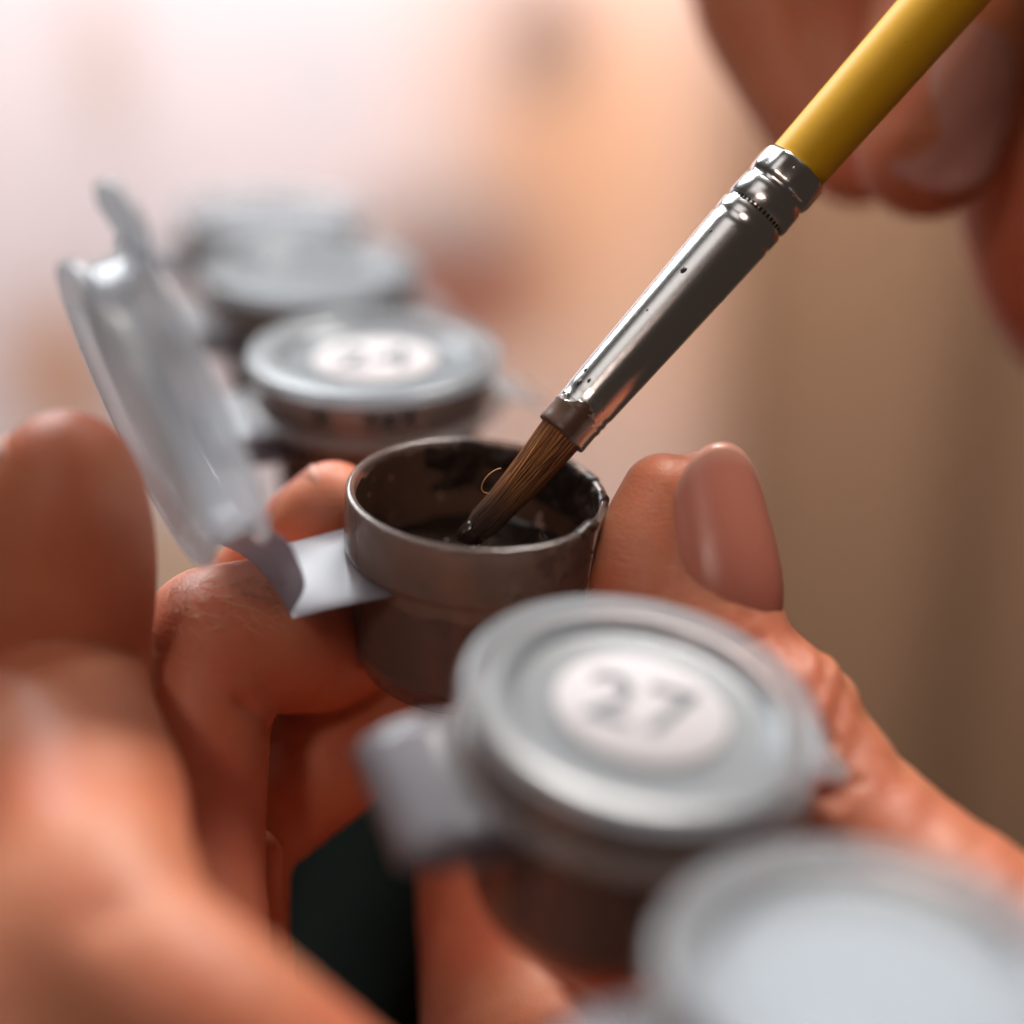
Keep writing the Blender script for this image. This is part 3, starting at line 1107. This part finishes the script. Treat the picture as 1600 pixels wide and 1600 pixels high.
# ---- left hand
left = [
    # finger at the far left pressing on the lid
    ([(104, 748, 12.9, 108), (103, 800, 13.0, 130), (100, 890, 13.2, 144), (96, 1000, 13.4, 140), (96, 1085, 13.3, 137), (106, 1165, 12.8, 150),
      (126, 1270, 12.1, 167), (132, 1370, 11.5, 163), (178, 1480, 11.0, 160), (330, 1622, 10.7, 172), (540, 1820, 11.0, 200), (800, 2080, 12.0, 300)], 0.10),
    # hairy finger: upright column, knuckle, then in behind the pot
    ([(800, 2100, 13.0, 260), (470, 1880, 13.0, 150), (345, 1600, 13.2, 108), (322, 1430, 13.5, 98), (312, 1270, 13.8, 104), (316, 1110, 14.0, 112), (338, 1005, 14.15, 120)], 0.08),
    ([(338, 1005, 14.15, 120), (420, 995, 14.35, 122), (495, 1005, 14.9, 108), (565, 995, 15.6, 95)], 0.05),
    # finger whose tip meets the pot behind the hinge
    ([(360, 1500, 15.0, 90), (330, 1150, 15.5, 95), (345, 1000, 15.6, 92), (440, 885, 15.25, 86), (500, 812, 15.0, 74), (520, 786, 14.95, 66)], 0.06),
    # shaded finger under the pot
    ([(420, 1700, 14.2, 70), (385, 1450, 14.3, 62), (392, 1345, 14.4, 52)], 0.05),
    ([(385, 1310, 15.0, 80), (500, 1195, 15.2, 100), (610, 1115, 15.6, 95), (700, 1070, 16.0, 90)], 0.05),
    ([(360, 1500, 15.0, 90), (385, 1330, 15.0, 70)], 0.06),
    ([(360, 1500, 15.0, 90), (420, 1750, 14.0, 110), (700, 2050, 13.2, 200)], 0.06),
    ([(360, 1500, 15.0, 90), (300, 1400, 16.5, 110), (320, 1180, 16.9, 110), (380, 1080, 16.9, 95)], 0.06),  # unseen finger added to block light on the lower fingers
    ([(400, 1010, 15.9, 95), (500, 985, 16.5, 105), (680, 960, 17.0, 108), (860, 965, 16.9, 100)], 0.06),  # unseen finger behind the pot, added to shade fingers and palm
    ([(150, 1420, 11.3, 150), (70, 1640, 11.1, 215), (420, 1930, 11.0, 240), (800, 2080, 12.0, 300)], 0.3),
    # palm and ball of the thumb below the row
    ([(795, 1330, 16.2, 145), (805, 1480, 15.8, 150), (835, 1700, 14.8, 180), (950, 2050, 13.0, 300)], 0.25),
    ([(830, 1420, 16.0, 150), (1000, 1420, 15.2, 160), (1250, 1480, 13.8, 170)], 0.25),
    ([(950, 2050, 13.0, 330), (1400, 2050, 12.6, 330), (1750, 1750, 12.2, 240)], 0.3),
    # thumb
    ([(1098, 770, 14.0, 66), (1100, 830, 14.0, 94), (1106, 910, 13.95, 107), (1116, 985, 13.85, 112), (1150, 1065, 13.75, 122), (1208, 1150, 13.6, 138),
      (1290, 1270, 13.3, 146), (1400, 1375, 13.0, 150), (1520, 1478, 12.7, 168), (1750, 1690, 12.3, 215)], 0.10),
    ([(1036, 774, 13.98, 67), (1017, 860, 13.97, 87), (1021, 960, 13.95, 97), (1090, 1060, 13.95, 105)], 0.045),
    # skin folds over the thumb joint
    ([(1255, 1090, 13.4, 62), (1258, 1120, 13.35, 66)], 0.25),
    ([(1312, 1178, 13.2, 66), (1330, 1200, 13.15, 66)], 0.05),
]
P, Fq, grad = hand_mesh(left, 0.034)
N = grad(P)
for pts, w_, d_ in [
    ([(40, 1100, 12.7), (150, 1092, 12.65), (232, 1085, 13.1)], 0.09, 0.035),
    ([(90, 1118, 12.5), (180, 1112, 12.5), (236, 1108, 12.9)], 0.05, 0.025),
    ([(300, 1395, 11.3), (230, 1420, 10.7), (150, 1430, 10.4)], 0.12, 0.04),
    ([(1336, 1146, 13.35), (1290, 1165, 12.9), (1255, 1185, 12.9)], 0.055, 0.06),
    ([(1395, 1192, 13.2), (1340, 1225, 12.75), (1290, 1245, 12.7)], 0.05, 0.05),
    ([(1350, 1225, 12.8), (1300, 1262, 12.6)], 0.04, 0.03),
    ([(1320, 1205, 12.8), (1280, 1215, 12.8)], 0.04, 0.03),
    ([(1222, 975, 13.85), (1190, 1000, 13.4), (1150, 1010, 13.2)], 0.05, 0.04),
    ([(420, 1142, 14.0), (372, 1088, 13.5), (345, 1065, 13.4)], 0.06, 0.05),
]:
    P = crease(P, N, pts, w_, d_)
# fine cross-hatched wrinkling over the thumb joint
q = P - pc(1285, 1110, 13.4)
wgt = np.exp(-((np.linalg.norm(q, axis=1)) / 0.75) ** 2)
ph1 = q @ unit((0.6, -0.75, 0.2)) * 26 + 1.5 * np.sin(q[:, 0] * 9)
ph2 = q @ unit((0.9, 0.1, 0.4)) * 31 + 1.5 * np.sin(q[:, 1] * 8 + 1)
P = P + N * (wgt * (0.012 * np.sin(ph1) + 0.008 * np.sin(ph2)))[:, None]
# ripples of the knuckle skin further down the thumb
q = P - pc(1450, 1330, 12.7)
wgt = np.exp(-(np.linalg.norm(q, axis=1) / 1.0) ** 2)
ph = q @ unit((0.75, -0.6, 0.0)) * 20 + 1.3 * np.sin(q[:, 1] * 7 + q[:, 0] * 3)
P = P + N * (wgt * 0.005 * np.sin(ph))[:, None]
hand_l = empty('hand', W(850, 1700, 13.5), 'left hand pinching the open pot between thumb and curled fingers', 'hand')
mk('skin', c2w(P), Fq, M_skin, hand_l)
# nails
V, F, uv = nail_mesh(pc(1136, 1000, 13.82), pc(1096, 706, 14.0), 0.48, 0.37, (0.35, 0.15, -0.93), -76, 86, 0.022, lift=1.10, tipround=0.46, sink=0.6)
mk('nail', V, F, M_nail, hand_l, uv=uv)
V, F, uv = nail_mesh(pc(430, 890, 15.25), pc(540, 757, 14.9), 0.42, 0.30, (-0.52, 0.60, -0.62), -58, 58, 0.022, lift=1.10)
mk('nail', V, F, M_nail, hand_l, uv=uv)
V, F, uv = nail_mesh(pc(98, 880, 13.18), pc(100, 690, 12.85), 0.62, 0.44, (-0.97, 0.15, -0.22), -52, 52, 0.035, lift=1.05)
mk('nail', V, F, M_nail, hand_l, uv=uv)

# fine hairs on the knuckle
M_down = plain('fine_hair', (0.75, 0.48, 0.28), 0.4, 0.2)
Vs, Fs, off = [], [], 0
cand = np.where((N[:, 2] < -0.55))[0]
pxs = 800 + P[:, 0] / P[:, 2] / K
pys = 800 - P[:, 1] / P[:, 2] / K
cand = cand[(pxs[cand] > 262) & (pxs[cand] < 440) & (pys[cand] > 880) & (pys[cand] < 985) & (P[cand, 2] < 14.3)]
if len(cand):
    for i in rng.choice(cand, 120):
        p, nn = P[i], N[i]
        dirn = np.array([0.8, -0.35, 0.1]) + rng.normal(0, 0.35, 3)
        tng = unit(dirn - nn * np.dot(dirn, nn))
        ln = rng.uniform(0.06, 0.17)
        bend = rng.normal(0, 0.03)
        sd = np.cross(nn, tng)
        path = [p + tng * ln * a + nn * (0.022 * math.sin(a * 2.2)) + sd * bend * a * a for a in np.linspace(0, 1, 6)]
        V, F = tube(c2w(np.array(path)), [0.0023, 0.0023, 0.0021, 0.0018, 0.0012, 0.0005], 4, False)
        Vs.append(V)
        Fs += [tuple(j + off for j in f) for f in F]
        off += len(V)
    fh = mk('fine_hair', np.concatenate(Vs), Fs, M_down, hand_l)
    fh['kind'] = 'stuff'

# ---- right hand
rightc = [
    ([(1640, -420, 17.2, 150), (1560, -170, 17.5, 138), (1500, 0, 17.6, 134), (1470, 120, 17.5, 128), (1448, 230, 17.4, 112)], 0.025),
    ([(1480, -420, 18.0, 130), (1385, -160, 18.2, 116), (1335, 20, 18.6, 100), (1325, 130, 18.6, 95), (1340, 232, 18.5, 90)], 0.025),
    ([(1400, -420, 18.6, 130), (1195, -170, 19.0, 116), (1180, -20, 18.9, 104), (1225, 100, 18.8, 92), (1290, 212, 18.7, 84)], 0.025),
    ([(1640, 80, 18.4, 160), (1665, 270, 18.5, 175), (1720, 430, 18.8, 175), (1980, 560, 19.4, 230), (2450, 640, 20.0, 280)], 0.25),
    ([(1640, -420, 17.4, 200), (1720, -150, 18.0, 220), (1660, 120, 18.4, 165)], 0.25),
    ([(1250, -430, 19.6, 170), (1450, -470, 19.0, 220), (1680, -450, 18.0, 240)], 0.3),
    ([(1250, -430, 19.6, 170), (1195, -170, 19.0, 116)], 0.2),
    ([(1080, -400, 19.6, 200), (1300, -430, 19.6, 250), (1560, -440, 18.8, 260)], 0.3),  # out-of-frame palm mass, widened to shade the fingers below
    ([(1150, -520, 21.5, 260), (1500, -560, 21.0, 300)], 0.3),
    ([(1500, -560, 21.0, 300), (1500, -440, 18.8, 260)], 0.3),
    ([(1500, -480, 19.5, 240), (1800, -700, 20.0, 300), (2200, -1000, 21.0, 280)], 0.3),
]
NEAR = 0.945
rightc = [([(x, y, d * NEAR, r) for x, y, d, r in c_], k_) for c_, k_ in rightc]
P, Fq, grad = hand_mesh(rightc, 0.06)
hand_r = empty('hand', W(1700, 100, 17.0), 'blurred right hand at the top right holding the yellow brush', 'hand')
mk('skin', c2w(P), Fq, M_skin, hand_r)
V, F, uv = nail_mesh(pc(1490, 60, 17.55 * NEAR), pc(1446, 328, 17.4 * NEAR), 0.775 * NEAR, 0.63 * NEAR, (-0.12, -0.1, -0.98), -50, 50, 0.04, lift=1.085, sink=0.3)
mk('nail', V, F, M_nail_b, hand_r, uv=uv)
